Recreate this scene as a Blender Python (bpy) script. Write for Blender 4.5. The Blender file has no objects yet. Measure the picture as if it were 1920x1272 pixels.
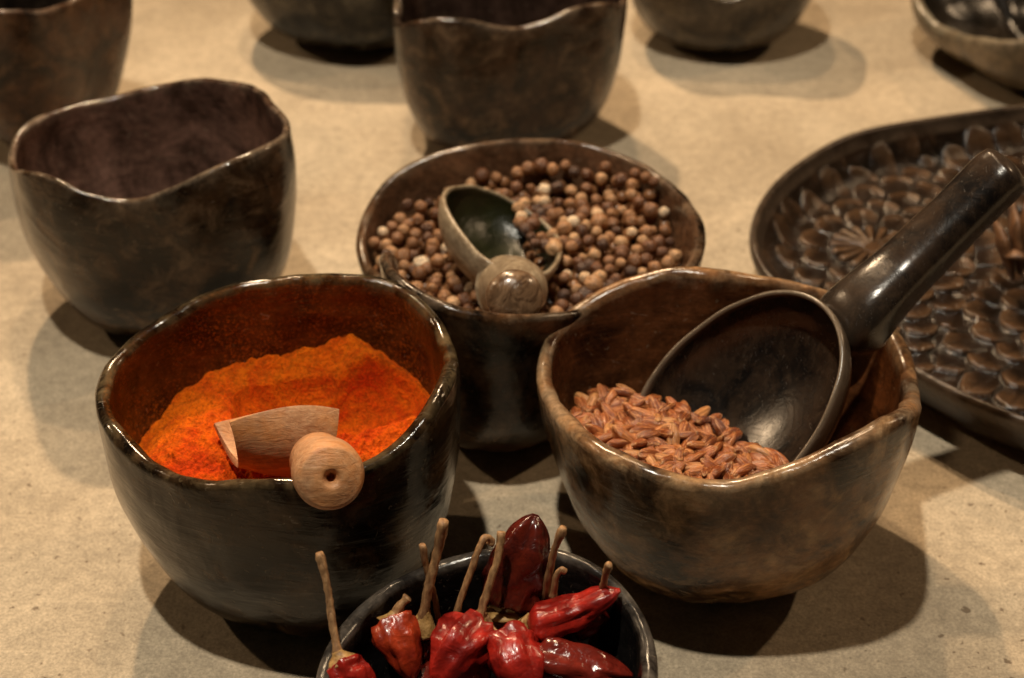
import bpy, bmesh, math, random
import numpy as np
from mathutils import Vector, Matrix, noise

random.seed(7)
rng = np.random.default_rng(7)
SC = bpy.context.scene
COL = SC.collection

# ---------------------------------------------------------------- camera
CAM_H, PITCH, FPX = .37, math.radians(34), 2955.
cam_data = bpy.data.cameras.new('camera')
cam = bpy.data.objects.new('camera', cam_data)
COL.objects.link(cam)
cam.location = (0, 0, CAM_H)
cam.rotation_euler = (math.pi/2 - PITCH, 0, 0)
cam_data.sensor_width = 36
cam_data.lens = FPX/1920*36
cam_data.clip_start, cam_data.clip_end = .01, 50
cam_data.dof.use_dof = True
cam_data.dof.focus_distance = .465
cam_data.dof.aperture_fstop = 13
SC.camera = cam
FW = np.array([0, math.cos(PITCH), -math.sin(PITCH)])
UP = np.array([0, math.sin(PITCH), math.cos(PITCH)])
RT = np.array([1., 0, 0])
EYE = np.array([0, 0, CAM_H])


def at(px, py, z):
    """point of the place at height z seen at photo pixel (px, py) (surveying helper)"""
    v = FW + (px-960)/FPX*RT - (py-636)/FPX*UP
    return EYE + v*(z-CAM_H)/v[2]


def proj(P):
    Q = np.asarray(P) - EYE
    d = Q @ FW
    return np.stack([960+FPX*(Q@RT)/d, 636-FPX*(Q@UP)/d], -1)


# ---------------------------------------------------------------- room light
world = bpy.data.worlds.new('World')
SC.world = world
world.use_nodes = True
wn, wl = world.node_tree.nodes, world.node_tree.links
bg = wn['Background']
bg.inputs['Color'].default_value = (.80, .62, .42, 1)
bg.inputs['Strength'].default_value = .022


def lamp(name, loc, target, watts, col, size, kind='SPOT', cone=60):
    d = bpy.data.lights.new(name, kind)
    d.energy, d.color = watts, col
    if kind == 'SPOT':
        d.shadow_soft_size = size
        d.spot_size, d.spot_blend = math.radians(cone), .85
    else:
        d.shape, d.size = 'SQUARE', size
    o = bpy.data.objects.new(name, d)
    COL.objects.link(o)
    o.location = loc
    o.rotation_euler = (Vector(target)-Vector(loc)).to_track_quat('-Z', 'Y').to_euler()
    return o


lamp('ceiling_spot_warm', (-.42, 1.75, 1.5), (.02, .66, 0), 108, (1, .71, .43), .026, cone=32)
lamp('ceiling_spot_warm', (-.10, 1.25, 1.7), (.06, .62, 0), 36, (1, .71, .43), .03, cone=34)
lamp('ceiling_spot_white', (-.19, .20, 1.65), (.05, .56, 0), 74, (1, .91, .75), .026, cone=40)
lamp('ceiling_spot_side', (-1.5, 1.05, 1.1), (.0, .6, 0), 22, (1, .70, .42), .03)
lamp('ceiling_spot_side', (1.35, 1.0, 1.25), (.15, .65, 0), 26, (1, .70, .42), .03)
SC.view_settings.view_transform = 'Standard'
SC.view_settings.look = 'None'
SC.view_settings.exposure = .08
SC.view_settings.gamma = 1
SC.view_settings.use_curve_mapping = False


# ---------------------------------------------------------------- helpers
def tag(o, label, cat, group=None, kind=None):
    o['label'], o['category'] = label, cat
    if group: o['group'] = group
    if kind: o['kind'] = kind
    return o


def empty(name, loc):
    o = bpy.data.objects.new(name, None)
    o.empty_display_size = .01
    COL.objects.link(o)
    o.location = loc
    return o


def mesh(name, verts, faces, mat, parent=None, loc=(0, 0, 0), attrs=None, smooth=True):
    """verts in world space; the object's origin goes to loc"""
    me = bpy.data.meshes.new(name)
    V = np.asarray(verts, float) - np.asarray(loc, float)
    me.from_pydata(V.tolist(), [], faces)
    if smooth: me.polygons.foreach_set('use_smooth', [True]*len(me.polygons))
    for k, a in (attrs or {}).items():
        at_ = me.attributes.new(k, 'FLOAT', 'POINT')
        at_.data.foreach_set('value', np.asarray(a, np.float32))
    me.materials.append(mat)
    me.validate(); me.update()
    o = bpy.data.objects.new(name, me)
    COL.objects.link(o)
    if parent:
        o.parent = parent
        o.location = Vector(loc) - parent.location
    else:
        o.location = loc
    return o


def grid_faces(nr, nc, wrap=True, flip=False):
    f = []
    for i in range(nr-1):
        for j in range(nc if wrap else nc-1):
            k = (j+1) % nc
            q = (i*nc+j, i*nc+k, (i+1)*nc+k, (i+1)*nc+j)
            f.append(q[::-1] if flip else q)
    return f


def spline(P, n):
    """Catmull-Rom through rows of P, n samples"""
    P = np.asarray(P, float)
    Q = np.vstack([2*P[0]-P[1], P, 2*P[-1]-P[-2]])
    t = np.linspace(0, len(P)-1-1e-9, n)
    out = []
    for x in t:
        i = int(x); u = x-i
        a, b, c, d = Q[i:i+4]
        out.append(.5*((2*b)+(-a+c)*u+(2*a-5*b+4*c-d)*u*u+(-a+3*b-3*c+d)*u**3))
    return np.array(out)


def tube(path, radii, ns=16, wob=0, wf=200, flat=1., seed=0, side=None, sq=2.):
    """swept round section, closed with collapsed ends: verts, faces"""
    path, radii = np.asarray(path), np.asarray(radii)
    T = np.gradient(path, axis=0); T /= np.linalg.norm(T, axis=1)[:, None]
    n = np.cross(T[0], side if side is not None else [.3, .2, .93]); n /= np.linalg.norm(n)
    V = []
    for p, t, r in zip(path, T, radii):
        n = n - t*(n@t); n /= np.linalg.norm(n); b = np.cross(t, n)
        for k in range(ns):
            a = 2*math.pi*k/ns
            d = math.cos(a)*n + flat*math.sin(a)*b
            q = p + r*d*(abs(math.cos(a))**sq+abs(math.sin(a))**sq)**(-1/sq)
            if wob: q = q + d*r*wob*noise.noise(Vector(q*wf)+Vector((seed*7.3, 0, 0)))
            V.append(q)
    m = len(path)
    F = grid_faces(m, ns)
    V.append(path[0]); V.append(path[-1])
    for k in range(ns):
        F.append((len(V)-2, (k+1) % ns, k))
        F.append((len(V)-1, (m-1)*ns+k, (m-1)*ns+(k+1) % ns))
    return V, F


def unit(v):
    v = np.asarray(v, float)
    return v/np.linalg.norm(v)


# ---------------------------------------------------------------- materials
class NT:
    def __init__(s, name):
        s.m = bpy.data.materials.new(name); s.m.use_nodes = True
        s.t = s.m.node_tree; s.n = s.t.nodes; s.b = s.n['Principled BSDF']

    def link(s, a, b): s.t.links.new(a, b)

    def coords(s, scale=(1, 1, 1), kind='Object'):
        c = s.n.new('ShaderNodeTexCoord'); m = s.n.new('ShaderNodeMapping')
        m.inputs['Scale'].default_value = scale
        s.link(c.outputs[kind], m.inputs['Vector'])
        return m.outputs['Vector']

    def noise(s, vec, scale, detail=6, rough=.6, dist=0):
        x = s.n.new('ShaderNodeTexNoise')
        x.inputs['Scale'].default_value = scale; x.inputs['Detail'].default_value = detail
        x.inputs['Roughness'].default_value = rough; x.inputs['Distortion'].default_value = dist
        s.link(vec, x.inputs['Vector'])
        return x.outputs['Fac']

    def vor(s, vec, scale, feat='F1'):
        x = s.n.new('ShaderNodeTexVoronoi'); x.feature = feat
        x.inputs['Scale'].default_value = scale
        s.link(vec, x.inputs['Vector'])
        return x.outputs['Distance']

    def ramp(s, fac, stops):
        x = s.n.new('ShaderNodeValToRGB'); e = x.color_ramp.elements
        while len(e) < len(stops): e.new(.5)
        for el, (p, c) in zip(e, stops):
            el.position = p
            el.color = (c, c, c, 1) if isinstance(c, (int, float)) else (*c, 1)
        s.link(fac, x.inputs['Fac'])
        return x.outputs['Color']

    def mix(s, fac, a, b, mode='MIX'):
        x = s.n.new('ShaderNodeMix'); x.data_type = 'RGBA'; x.blend_type = mode
        for v, i in ((fac, 0), (a, 6), (b, 7)):
            if isinstance(v, (int, float)): x.inputs[i].default_value = v
            elif isinstance(v, tuple): x.inputs[i].default_value = (*v, 1)
            else: s.link(v, x.inputs[i])
        return x.outputs[2]

    def math(s, op, a, b=0.):
        x = s.n.new('ShaderNodeMath'); x.operation = op
        for v, i in ((a, 0), (b, 1)):
            if isinstance(v, (int, float)): x.inputs[i].default_value = v
            else: s.link(v, x.inputs[i])
        return x.outputs[0]

    def attr(s, name):
        x = s.n.new('ShaderNodeAttribute'); x.attribute_name = name
        return x.outputs['Fac']

    def rand(s):
        return s.n.new('ShaderNodeObjectInfo').outputs['Random']

    def bump(s, h, dist, strength=1.):
        x = s.n.new('ShaderNodeBump')
        x.inputs['Distance'].default_value = dist; x.inputs['Strength'].default_value = strength
        s.link(h, x.inputs['Height'])
        s.link(x.outputs['Normal'], s.b.inputs['Normal'])

    def set(s, **k):
        for n, v in k.items():
            i = s.b.inputs[n.replace('_', ' ')]
            if isinstance(v, (int, float)): i.default_value = v
            elif isinstance(v, tuple): i.default_value = (*v, 1)
            else: s.link(v, i)
        return s.m


def clay(name, dark, mid, light, inside, lip, rough=.30, cover=.5, stain=None, off=0.):
    """smoke-fired burnished clay: mottled outside, own inside colour, rubbed lip"""
    n = NT(name)
    v = n.coords()
    mp = n.n.new('ShaderNodeVectorMath'); mp.operation = 'ADD'; mp.inputs[1].default_value = (off, off*.7, -off)
    n.link(v, mp.inputs[0]); v = mp.outputs[0]
    big = n.noise(v, 24, 5, .55, 1.2)
    med = n.noise(v, 75, 6, .62, .8)
    streak = n.noise(n.coords((34, 34, 190)), 1.4, 6, .65, 1.6)
    fine = n.noise(v, 300, 6, .75)
    lo = .52-.30*cover
    out = n.mix(n.ramp(big, [(lo+.04, 0.), (lo+.20, 1.)]), dark, mid)
    out = n.mix(n.math('MULTIPLY', n.ramp(med, [(.5, 0.), (.66, 1.)]), .8), out, light)
    out = n.mix(n.math('MULTIPLY', n.ramp(n.noise(v, 38, 5, .6, 1.6), [(.46, 0.), (.66, 1.)]), .85), out, dark)
    out = n.mix(n.math('MULTIPLY', n.ramp(streak, [(.55, 0.), (.75, 1.)]), .35), out, light)
    ins = n.mix(n.ramp(n.noise(v, 30, 6, .65, 1.2), [(.36, 0.), (.62, 1.)]), tuple(c*.16 for c in inside), inside)
    ins = n.mix(n.math('MULTIPLY', n.ramp(streak, [(.5, 0.), (.8, 1.)]), .35), ins, tuple(min(1, c*1.9) for c in inside))
    if stain:
        dust = n.math('MULTIPLY', n.ramp(n.noise(v, 900, 3, .7), [(.5, 0.), (.64, 1.)]), n.ramp(n.noise(v, 30, 4, .6), [(.36, 0.), (.62, 1.)]))
        ins = n.mix(n.math('MULTIPLY', dust, .5), ins, stain)
    c = n.mix(n.attr('inside'), out, ins)
    lipm = n.math('MULTIPLY', n.attr('lip'), n.ramp(n.noise(v, 60, 6, .7, .6), [(.44, .0), (.72, .8)]))
    c = n.mix(lipm, c, lip)
    c = n.mix(.85, c, n.ramp(fine, [(.28, .4), (.72, 1.6)]), 'MULTIPLY')
    sp = n.ramp(n.noise(v, 380, 2, .5), [(.70, 0.), (.76, 1.)])
    c = n.mix(n.math('MULTIPLY', sp, .35), c, lip)
    scr = n.ramp(n.noise(n.coords((60, 400, 160)), 2.2, 3, .5, 1.5), [(.66, 0.), (.72, 1.)])
    c = n.mix(n.math('MULTIPLY', scr, .28), c, (.35, .28, .2))
    rg = n.math('ADD', n.math('MULTIPLY', n.noise(v, 45, 6, .7), .22), rough-.23)
    h = n.math('ADD', n.math('MULTIPLY', streak, .25), n.math('ADD', n.math('MULTIPLY', fine, .05), n.math('MULTIPLY', n.noise(v, 38, 3, .45, .5), 2.2)))
    n.bump(h, .0011, .7)
    return n.set(Base_Color=c, Roughness=rg, IOR=1.40)


def table_material():
    n = NT('table_paper')
    v = n.coords()
    a = n.noise(v, 7, 6, .6, .4)
    c = n.mix(n.ramp(a, [(.36, 0.), (.64, 1.)]), (.37, .29, .195), (.54, .44, .31))
    f = n.noise(v, 900, 4, .8)
    c = n.mix(.8, c, n.ramp(f, [(.3, .5), (.7, 1.42)]), 'MULTIPLY')
    g = n.noise(v, 190, 5, .75)
    c = n.mix(.6, c, n.ramp(g, [(.35, .66), (.65, 1.22)]), 'MULTIPLY')
    k = n.noise(v, 34, 6, .65, .8)
    c = n.mix(.35, c, n.ramp(k, [(.34, .72), (.66, 1.18)]), 'MULTIPLY')
    s = n.math('MULTIPLY', n.ramp(n.noise(v, 260, 2, .5), [(.665, 0.), (.71, 1.)]), n.ramp(n.noise(v, 9, 2), [(.38, 0.), (.58, 1.)]))
    c = n.mix(n.math('MULTIPLY', s, .75), c, (.10, .06, .03))
    n.bump(n.math('ADD', n.math('MULTIPLY', f, .5), g), .0009, .55)
    return n.set(Base_Color=c, Roughness=.72)


def simple(name, fn): 
    n = NT(name); fn(n); return n.m


def powder_fn(n):
    v = n.coords()
    b = n.noise(v, 42, 6, .65, .8)
    f = n.noise(v, 1100, 4, .75)
    m = n.noise(v, 320, 5, .7)
    c = n.mix(n.ramp(b, [(.38, 0.), (.6, 1.)]), (.74, .060, .0015), (.95, .18, .003))
    c = n.mix(.8, c, n.ramp(f, [(.3, .55), (.7, 1.45)]), 'MULTIPLY')
    c = n.mix(.7, c, n.ramp(m, [(.35, .66), (.65, 1.35)]), 'MULTIPLY')
    n.bump(n.math('ADD', n.math('MULTIPLY', f, .6), n.math('MULTIPLY', m, 1.6)), .0022, 1.)
    n.set(Base_Color=c, Roughness=.95, Specular_IOR_Level=.15)


def wood_fn(n):
    v = n.coords()
    g = n.noise(n.coords((90, 420, 420)), 1.6, 5, .65, .8)
    c = n.mix(n.ramp(g, [(.3, 0.), (.7, 1.)]), (.40, .17, .07), (.70, .40, .21))
    st = n.ramp(n.noise(v, 60, 4, .6), [(.45, 0.), (.72, 1.)])
    c = n.mix(n.math('MULTIPLY', st, .7), c, (.70, .24, .035))
    sep = n.n.new('ShaderNodeSeparateXYZ'); n.link(v, sep.inputs[0])     # spice dust clings to the part that dipped in
    dip = n.ramp(n.math('ADD', n.math('MULTIPLY', sep.outputs['Z'], -60.), n.math('MULTIPLY', n.noise(v, 150, 5, .7), .8)), [(.95, 0.), (1.4, .3)])
    c = n.mix(dip, c, (.62, .17, .03))
    c = n.mix(.6, c, n.ramp(n.noise(v, 500, 5, .75), [(.3, .7), (.7, 1.25)]), 'MULTIPLY')
    n.bump(g, .0006, .6)
    n.set(Base_Color=c, Roughness=.48)


def horn_fn(n):
    v = n.coords()
    g = n.noise(n.coords((160, 90, 300)), 1.4, 5, .65, .6)
    c = n.mix(n.ramp(g, [(.3, 0.), (.7, 1.)]), (.16, .105, .06), (.42, .33, .22))
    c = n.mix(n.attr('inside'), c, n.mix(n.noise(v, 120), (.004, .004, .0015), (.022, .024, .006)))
    c = n.mix(.6, c, n.ramp(n.noise(v, 420, 5, .75), [(.3, .6), (.7, 1.3)]), 'MULTIPLY')
    n.bump(g, .0006, .6)
    n.set(Base_Color=c, Roughness=.3)


def knob_fn(n):
    v = n.coords()
    g = n.noise(v, 110, 5, .65, 2.5)
    c = n.mix(n.ramp(g, [(.36, 0.), (.62, 1.)]), (.06, .03, .014), (.24, .145, .08))
    n.bump(g, .0006, .7)
    n.set(Base_Color=c, Roughness=.22, Coat_Weight=.5, Coat_Roughness=.1)


def ladle_fn(n):
    v = n.coords()
    b = n.noise(v, 60, 6, .65, .8)
    c = n.mix(n.ramp(b, [(.38, 0.), (.72, 1.)]), (.006, .0045, .004), (.045, .026, .015))
    f = n.noise(n.coords((300, 300, 90)), 1.5, 5, .7)
    c = n.mix(n.math('MULTIPLY', n.ramp(f, [(.5, 0.), (.75, 1.)]), .4), c, (.08, .05, .03))
    lipm = n.math('MULTIPLY', n.attr('lip'), n.ramp(n.noise(v, 90, 5, .65), [(.25, .3), (.55, 1.)]))
    c = n.mix(lipm, c, (.13, .095, .065))
    scr = n.ramp(n.noise(n.coords((500, 120, 260)), 2, 3, .5, 1.5), [(.66, 0.), (.71, 1.)])
    c = n.mix(n.math('MULTIPLY', scr, .18), c, (.3, .26, .22))
    n.bump(n.math('ADD', b, n.math('MULTIPLY', n.noise(v, 500, 4, .7), .08)), .0008, .3)
    n.set(Base_Color=c, Roughness=n.math('ADD', n.math('MULTIPLY', n.noise(v, 110, 5, .7), .26), .10))


def seed_fn(n):
    v = n.coords()
    r = n.rand()
    c = n.ramp(r, [(0., (.05, .018, .008)), (.25, (.16, .06, .022)), (.6, (.36, .17, .07)), (.92, (.58, .34, .17)), (1., (.8, .62, .42))])
    c = n.mix(.7, c, n.ramp(n.noise(v, 2.2, 5, .7, .6), [(.34, .35), (.66, 1.35)]), 'MULTIPLY')
    n.bump(n.noise(v, 3.2, 4, .6), .0009, .8)
    n.set(Base_Color=c, Roughness=.36)


def grain_fn(n):
    v = n.coords()
    r = n.rand()
    c = n.ramp(r, [(0., (.17, .042, .012)), (.5, (.33, .085, .024)), (.9, (.46, .15, .045)), (1., (.56, .27, .10))])
    st = n.noise(n.coords((1.6, 15, 15)), 1., 4, .6, .3)
    c = n.mix(n.ramp(n.noise(v, 3.2, 4, .65), [(.35, 0.), (.7, .55)]), c, (.13, .035, .012))
    c = n.mix(n.math('MULTIPLY', n.ramp(st, [(.5, 0.), (.66, 1.)]), .75), c, (.62, .28, .10))
    c = n.mix(.8, c, n.ramp(st, [(.28, .35), (.52, 1.1)]), 'MULTIPLY')
    c = n.mix(n.math('MULTIPLY', n.attr('tip'), .55), c, (.60, .38, .17))
    n.bump(st, .0008, .9)
    n.set(Base_Color=c, Roughness=.25)


def chili_mat(name, a, b, rough):
    n = NT(name)
    v = n.coords()
    w = n.noise(v, 120, 4, .6, .5)
    c = n.mix(n.ramp(w, [(.35, 0.), (.66, 1.)]), a, b)
    c = n.mix(.6, c, n.ramp(n.noise(v, 400, 5, .7), [(.3, .5), (.7, 1.3)]), 'MULTIPLY')
    n.bump(n.math('ADD', n.noise(v, 170, 3, .5, .8), n.math('MULTIPLY', n.noise(v, 900, 2), .08)), .0013, .6)
    return n.set(Base_Color=c, Roughness=rough, Coat_Weight=.22, Coat_Roughness=.14)


def stem_fn(n):
    v = n.coords()
    g = n.noise(n.coords((600, 600, 60)), 1.2, 4, .65)
    c = n.mix(n.ramp(g, [(.32, 0.), (.68, 1.)]), (.16, .075, .03), (.48, .27, .12))
    n.bump(g, .0006, .8)
    n.set(Base_Color=c, Roughness=.55)


def calyx_fn(n):
    v = n.coords()
    c = n.mix(n.ramp(n.noise(v, 260, 4, .65), [(.35, 0.), (.65, 1.)]), (.22, .11, .03), (.56, .34, .12))
    n.bump(n.noise(v, 300, 3), .001, .7)
    n.set(Base_Color=c, Roughness=.5)


def plate_fn(n):
    v = n.coords()
    b = n.noise(v, 40, 5, .6, .5)
    c = n.mix(n.ramp(b, [(.35, 0.), (.7, 1.)]), (.007, .004, .0025), (.032, .016, .008))
    # pale rubbed tops and dark cuts put the carving's light and shade into colour
    c = n.mix(n.attr('relief'), (.008, .005, .003), c)
    c = n.mix(n.math('MULTIPLY', n.attr('worn_lit'), .5), c, (.17, .09, .042))
    c = n.mix(n.math('MULTIPLY', n.attr('lip'), n.ramp(n.noise(v, 60, 5), [(.3, .1), (.6, .8)])), c, (.075, .05, .032))
    c = n.mix(.7, c, n.ramp(n.noise(v, 350, 5, .7), [(.3, .55), (.7, 1.35)]), 'MULTIPLY')
    n.bump(n.noise(v, 300, 5, .65), .0008, .7)
    n.set(Base_Color=c, Roughness=.20, IOR=1.45)


def leaf_fn(n):
    v = n.coords()
    c = n.mix(n.ramp(n.noise(n.coords((300, 300, 60)), 1.2, 5, .65), [(.3, 0.), (.7, 1.)]), (.05, .022, .01), (.24, .11, .045))
    n.bump(n.noise(v, 400, 4), .0008, .7)
    n.set(Base_Color=c, Roughness=.5)


M_table = table_material()
M_powder = simple('orange_powder', powder_fn)
M_wood = simple('pale_wood', wood_fn)
M_horn = simple('grey_brown_horn', horn_fn)
M_knob = simple('polished_knob', knob_fn)
M_ladle = simple('dark_burnished_ladle', ladle_fn)
M_seed = simple('seed_skin', seed_fn)
M_grain = simple('grain_skin', grain_fn)
M_stem = simple('dry_stem', stem_fn)
M_calyx = simple('dry_calyx', calyx_fn)
M_plate = simple('carved_dark_wood', plate_fn)
M_leaf = simple('dry_leaf', leaf_fn)
DK, MD, LT = (.0030, .0017, .0010), (.045, .019, .008), (.11, .06, .030)

# ---------------------------------------------------------------- table
tx, ty0, ty1, tz = 1.6, .255, 2.6, -.035
tb = mesh('table_top', [(-tx, ty0, tz), (tx, ty0, tz), (tx, ty1, tz), (-tx, ty1, tz), (-tx, ty0, 0), (tx, ty0, 0), (tx, ty1, 0), (-tx, ty1, 0)],
          [(3, 2, 1, 0), (4, 5, 6, 7), (0, 1, 5, 4), (1, 2, 6, 5), (2, 3, 7, 6), (3, 0, 4, 7)], M_table, smooth=False)
tag(tb, 'pale sandy speckled table top under all the bowls', 'table', kind='structure')

# ---------------------------------------------------------------- bowls (measured rims)
RIM = {
 'empty': (-0.14713, 0.57495, 0.05773, 0.00123, -0.00375, -0.00087, -0.00118, -0.00099, -0.00239, 0.08311, 0.00803, -0.00378, 0.00042, 0.00038, 0.00115, -0.00167, -0.00223, -0.00088, -0.00032, 0.00148, 0.40641, 2.27185, 0.05222),
 'turm': (-0.07068, 0.40324, 0.05615, 0.00265, -0.00115, -0.00386, 0.00100, -0.00147, -0.00142, 0.08569, 0.00612, 0.00206, -0.00115, -0.00468, 0.00069, -0.00345, 0.00028, -0.00093, -0.00050, -0.00131, 0.43398, 2.16516, 0.03837),
 'wheat': (0.07227, 0.41672, 0.06209, 0.00314, 0.00105, -0.00080, 0.00381, -0.00378, -0.00024, 0.07727, 0.00247, -0.00230, -0.00618, -0.00414, -0.00072, -0.00448, -0.00185, 0.00155, -0.00020, 0.00074, 0.31941, 1.99923, -0.04120),
 'pepper': (0.00571, 0.52690, 0.07175, -0.00614, 0.00192, 0.00405, 0.00570, -0.00101, -0.00455, 0.06656, 0.00258, -0.00642, -0.00894, 0.00524, 0.00632, -0.00221, -0.00164, 0.00061, 0.00114, -0.00020, 0.55905, 2.17901, -0.05065),
 'chili': (-0.00645, 0.30185, 0.04672, -0.00031, 0.00048, -0.00046, -0.00015, -0.00023, 0.00049, 0.06000, 0.00220, 0.00129, -0.00090, 0.00110, -0.00055, 0.00014, -0.00015, -0.00115, -0.00044, -0.00015, 0.40000, 2.00000, 0.00000),
 'backc': (-0.00497, 0.74713, 0.06040, -0.00034, -0.00127, 0.00465, -0.00077, -0.00305, -0.00077, 0.08804, -0.00152, 0.00969, -0.00115, -0.00155, -0.00207, 0.00386, -0.00028, -0.00142, -0.00318, 0.00382, 0.45895, 2.32587, -0.03012),
 'backl': (-0.08976, 0.87614, 0.06799, 0.00001, 0.00002, -0.00044, -0.00008, -0.00003, 0.00101, 0.05976, 0.00464, 0.00192, 0.00182, -0.00207, -0.00001, -0.00105, -0.00178, -0.00160, -0.00086, 0.00145, 0.40058, 2.04084, -0.00118),
 'backr': (0.11980, 0.86688, 0.05705, 0.00058, -0.00000, 0.00005, -0.00122, -0.00102, 0.00037, 0.05889, 0.00111, 0.00618, 0.00346, -0.00120, 0.00036, 0.00033, -0.00301, 0.00077, 0.00025, 0.00234, 0.39548, 1.97295, -0.02430),
 'tr': (0.30047, 0.82612, 0.07511, -0.00099, -0.00148, 0.00181, 0.00202, -0.00056, -0.00384, 0.04816, 0.00750, -0.00296, -0.00701, -0.00995, 0.00489, -0.00155, 0.00361, -0.00030, 0.00238, 0.00043, 0.38200, 1.86897, -0.01481),
 'tl': (-0.23998, 0.73325, 0.04766, -0.00057, 0.00077, 0.00054, 0.00458, 0.00086, 0.00121, 0.09097, -0.00392, 0.00259, -0.00294, 0.00022, -0.00040, -0.00197, 0.00073, 0.00037, 0.00053, -0.00168, 0.34727, 1.70094, -0.00972),
}


def rim(p, ph):
    r = p[2]*np.ones_like(ph)
    for k in (2, 3, 4): r = r + p[3+2*(k-2)]*np.cos(k*ph) + p[4+2*(k-2)]*np.sin(k*ph)
    h = p[9]*np.ones_like(ph)
    for k in range(1, 6): h = h + p[8+2*k]*np.cos(k*ph) + p[9+2*k]*np.sin(k*ph)
    return r, h


def prof(s, p):
    rb, pp, bu = p[20:23]
    return rb + (1-rb)*(1-(1-s)**pp)**(1/pp) + bu*np.sin(np.pi*s)*s*.6


def inner_radius(key, ph, z, th):
    """radius of the inner wall at azimuth ph and height z"""
    p = RIM[key]
    r, h = rim(p, ph)
    s = np.clip((z-th*1.1)/(h-th*1.1), 0, 1)
    return r*prof(s, p) - th


def bowl(key, name, mat, th=.0042, rough=.0009, nphi=160, N=34):
    p = RIM[key]
    ph = np.linspace(0, 2*np.pi, nphi, endpoint=False)
    r, h = rim(p, ph)
    rows, ins, lip = [], [], []
    rb = p[20]
    th0 = th
    th = th0*(1 + np.array([.30*noise.noise(Vector((2.2*math.cos(a), 2.2*math.sin(a), p[0]*50))) + .18*noise.noise(Vector((6*math.cos(a), 6*math.sin(a), p[1]*50))) for a in ph]))
    ss = np.linspace(0, 1, N)**1.7
    def row(rr, z, i, l):
        rows.append(np.stack([p[0]+rr*np.cos(ph), p[1]+rr*np.sin(ph), z*np.ones_like(ph)], -1)); ins.append(i); lip.append(l)
    row(r*.02, 0, 0, 0); row(r*rb*.6, 0, 0, 0); row(r*rb*.93, 0.0002, 0, 0)
    hl = h - th/2
    for s in ss:
        row(r*prof(s, p), .0012+(hl-.0012)*s, 0, max(0, (s-.93)/.07)*.7)
    for a in np.linspace(0, np.pi, 9)[1:-1]:
        row(r - th/2 + th/2*np.cos(a)*1.05, hl + th/2*np.sin(a), .5 if a > 1.6 else 0., 1)
    for s in ss[::-1]:
        row(r*prof(s, p)-th, th*1.1+(hl-th*1.1)*s, 1, max(0, (s-.95)/.05)*.8)
    row(r*rb*.5, th*1.05, 1, 0); row(r*.02, th0, 1, 0)
    V = np.concatenate(rows)
    seed = p[0]*91
    for i in range(len(V)):
        q = V[i]
        if q[2] > .003:
            d = Vector((q[0]-p[0], q[1]-p[1], q[2]*.7))
            a = noise.noise(d*38+Vector((seed, 0, 0)))*1.0 + noise.noise(d*95+Vector((0, seed, 0)))*.45
            e = unit([d.x, d.y, 0]) if d.xy.length > 1e-5 else np.zeros(3)
            V[i] = q + e*a*rough + np.array([0, 0, 1])*rough*.8*noise.noise(Vector((d.x*80, d.y*80, seed)))
    nr = len(rows)
    F = grid_faces(nr, nphi)
    V = np.vstack([V, [[p[0], p[1], 0], [p[0], p[1], th0]]])
    for k in range(nphi):
        F.append((nr*nphi, (k+1) % nphi, k))
        F.append((nr*nphi+1, (nr-1)*nphi+k, (nr-1)*nphi+(k+1) % nphi))
    A = lambda a: np.concatenate([np.repeat(a, nphi), [a[0], a[-1]]])
    return mesh(name, V, F, mat, None, (p[0], p[1], 0), dict(inside=A(ins), lip=A(lip)))


LIP = (.20, .145, .095)
o = bowl('turm', 'clay_bowl', clay('clay_of_powder_bowl', DK, (.024, .012, .005), (.075, .042, .019), (.11, .036, .008), (.17, .12, .06), .24, .35, (.55, .14, .01)), .0048)
tag(o, 'dark clay bowl filled with bright orange powder', 'bowl', 'smoke dark clay bowls on the table')
o = bowl('wheat', 'clay_bowl', clay('clay_of_grain_bowl', (.020, .009, .005), (.26, .135, .06), (.44, .28, .145), (.13, .045, .016), (.30, .22, .14), .30, .62, off=.3), .0062, .0009)
tag(o, 'wavy rimmed brown clay bowl holding red brown grains and a big ladle', 'bowl', 'smoke dark clay bowls on the table')
o = bowl('pepper', 'clay_bowl', clay('clay_of_seed_bowl', DK, (.08, .038, .016), LT, (.16, .08, .042), (.20, .14, .09), .30, .5, off=.7), .0045)
tag(o, 'wide shallow clay bowl full of round tan peppercorns', 'bowl', 'smoke dark clay bowls on the table')
o = bowl('chili', 'clay_bowl', clay('clay_of_chili_bowl', (.012, .010, .009), (.03, .024, .02), (.06, .05, .04), (.016, .014, .013), (.14, .12, .10), .3, .5, off=1.1), .0042, .0003)
tag(o, 'small grey black bowl of dried red chilies at the front', 'bowl', 'smoke dark clay bowls on the table')
o = bowl('empty', 'clay_cup', clay('clay_of_empty_cup', DK, (.055, .028, .013), (.15, .095, .055), (.17, .095, .07), (.24, .18, .125), .22, .46, off=1.9), .0034, .0008)
tag(o, 'empty dark clay cup with a dipping rim behind the orange powder bowl', 'cup', 'tall clay cups')
o = bowl('backc', 'clay_cup', clay('clay_of_back_cup', DK, (.05, .025, .013), (.15, .095, .055), (.05, .028, .02), (.22, .16, .11), .25, .45, off=2.6), .004, .0008)
tag(o, 'tall dark clay cup with wavy rim standing behind the peppercorn bowl', 'cup', 'tall clay cups')
o = bowl('tl', 'clay_cup', clay('clay_of_corner_cup', (.012, .006, .004), (.09, .04, .018), (.15, .08, .04), (.03, .02, .014), (.20, .13, .085), .4, .6, off=3.3), .004)
tag(o, 'matt brown clay cup cut off by the top left corner', 'cup', 'tall clay cups')
o = bowl('backl', 'clay_bowl', clay('clay_of_speckled_bowl', DK, (.03, .026, .017), (.09, .075, .05), (.03, .02, .012), (.2, .15, .1), .25, .4, off=4.2), .0045)
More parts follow.
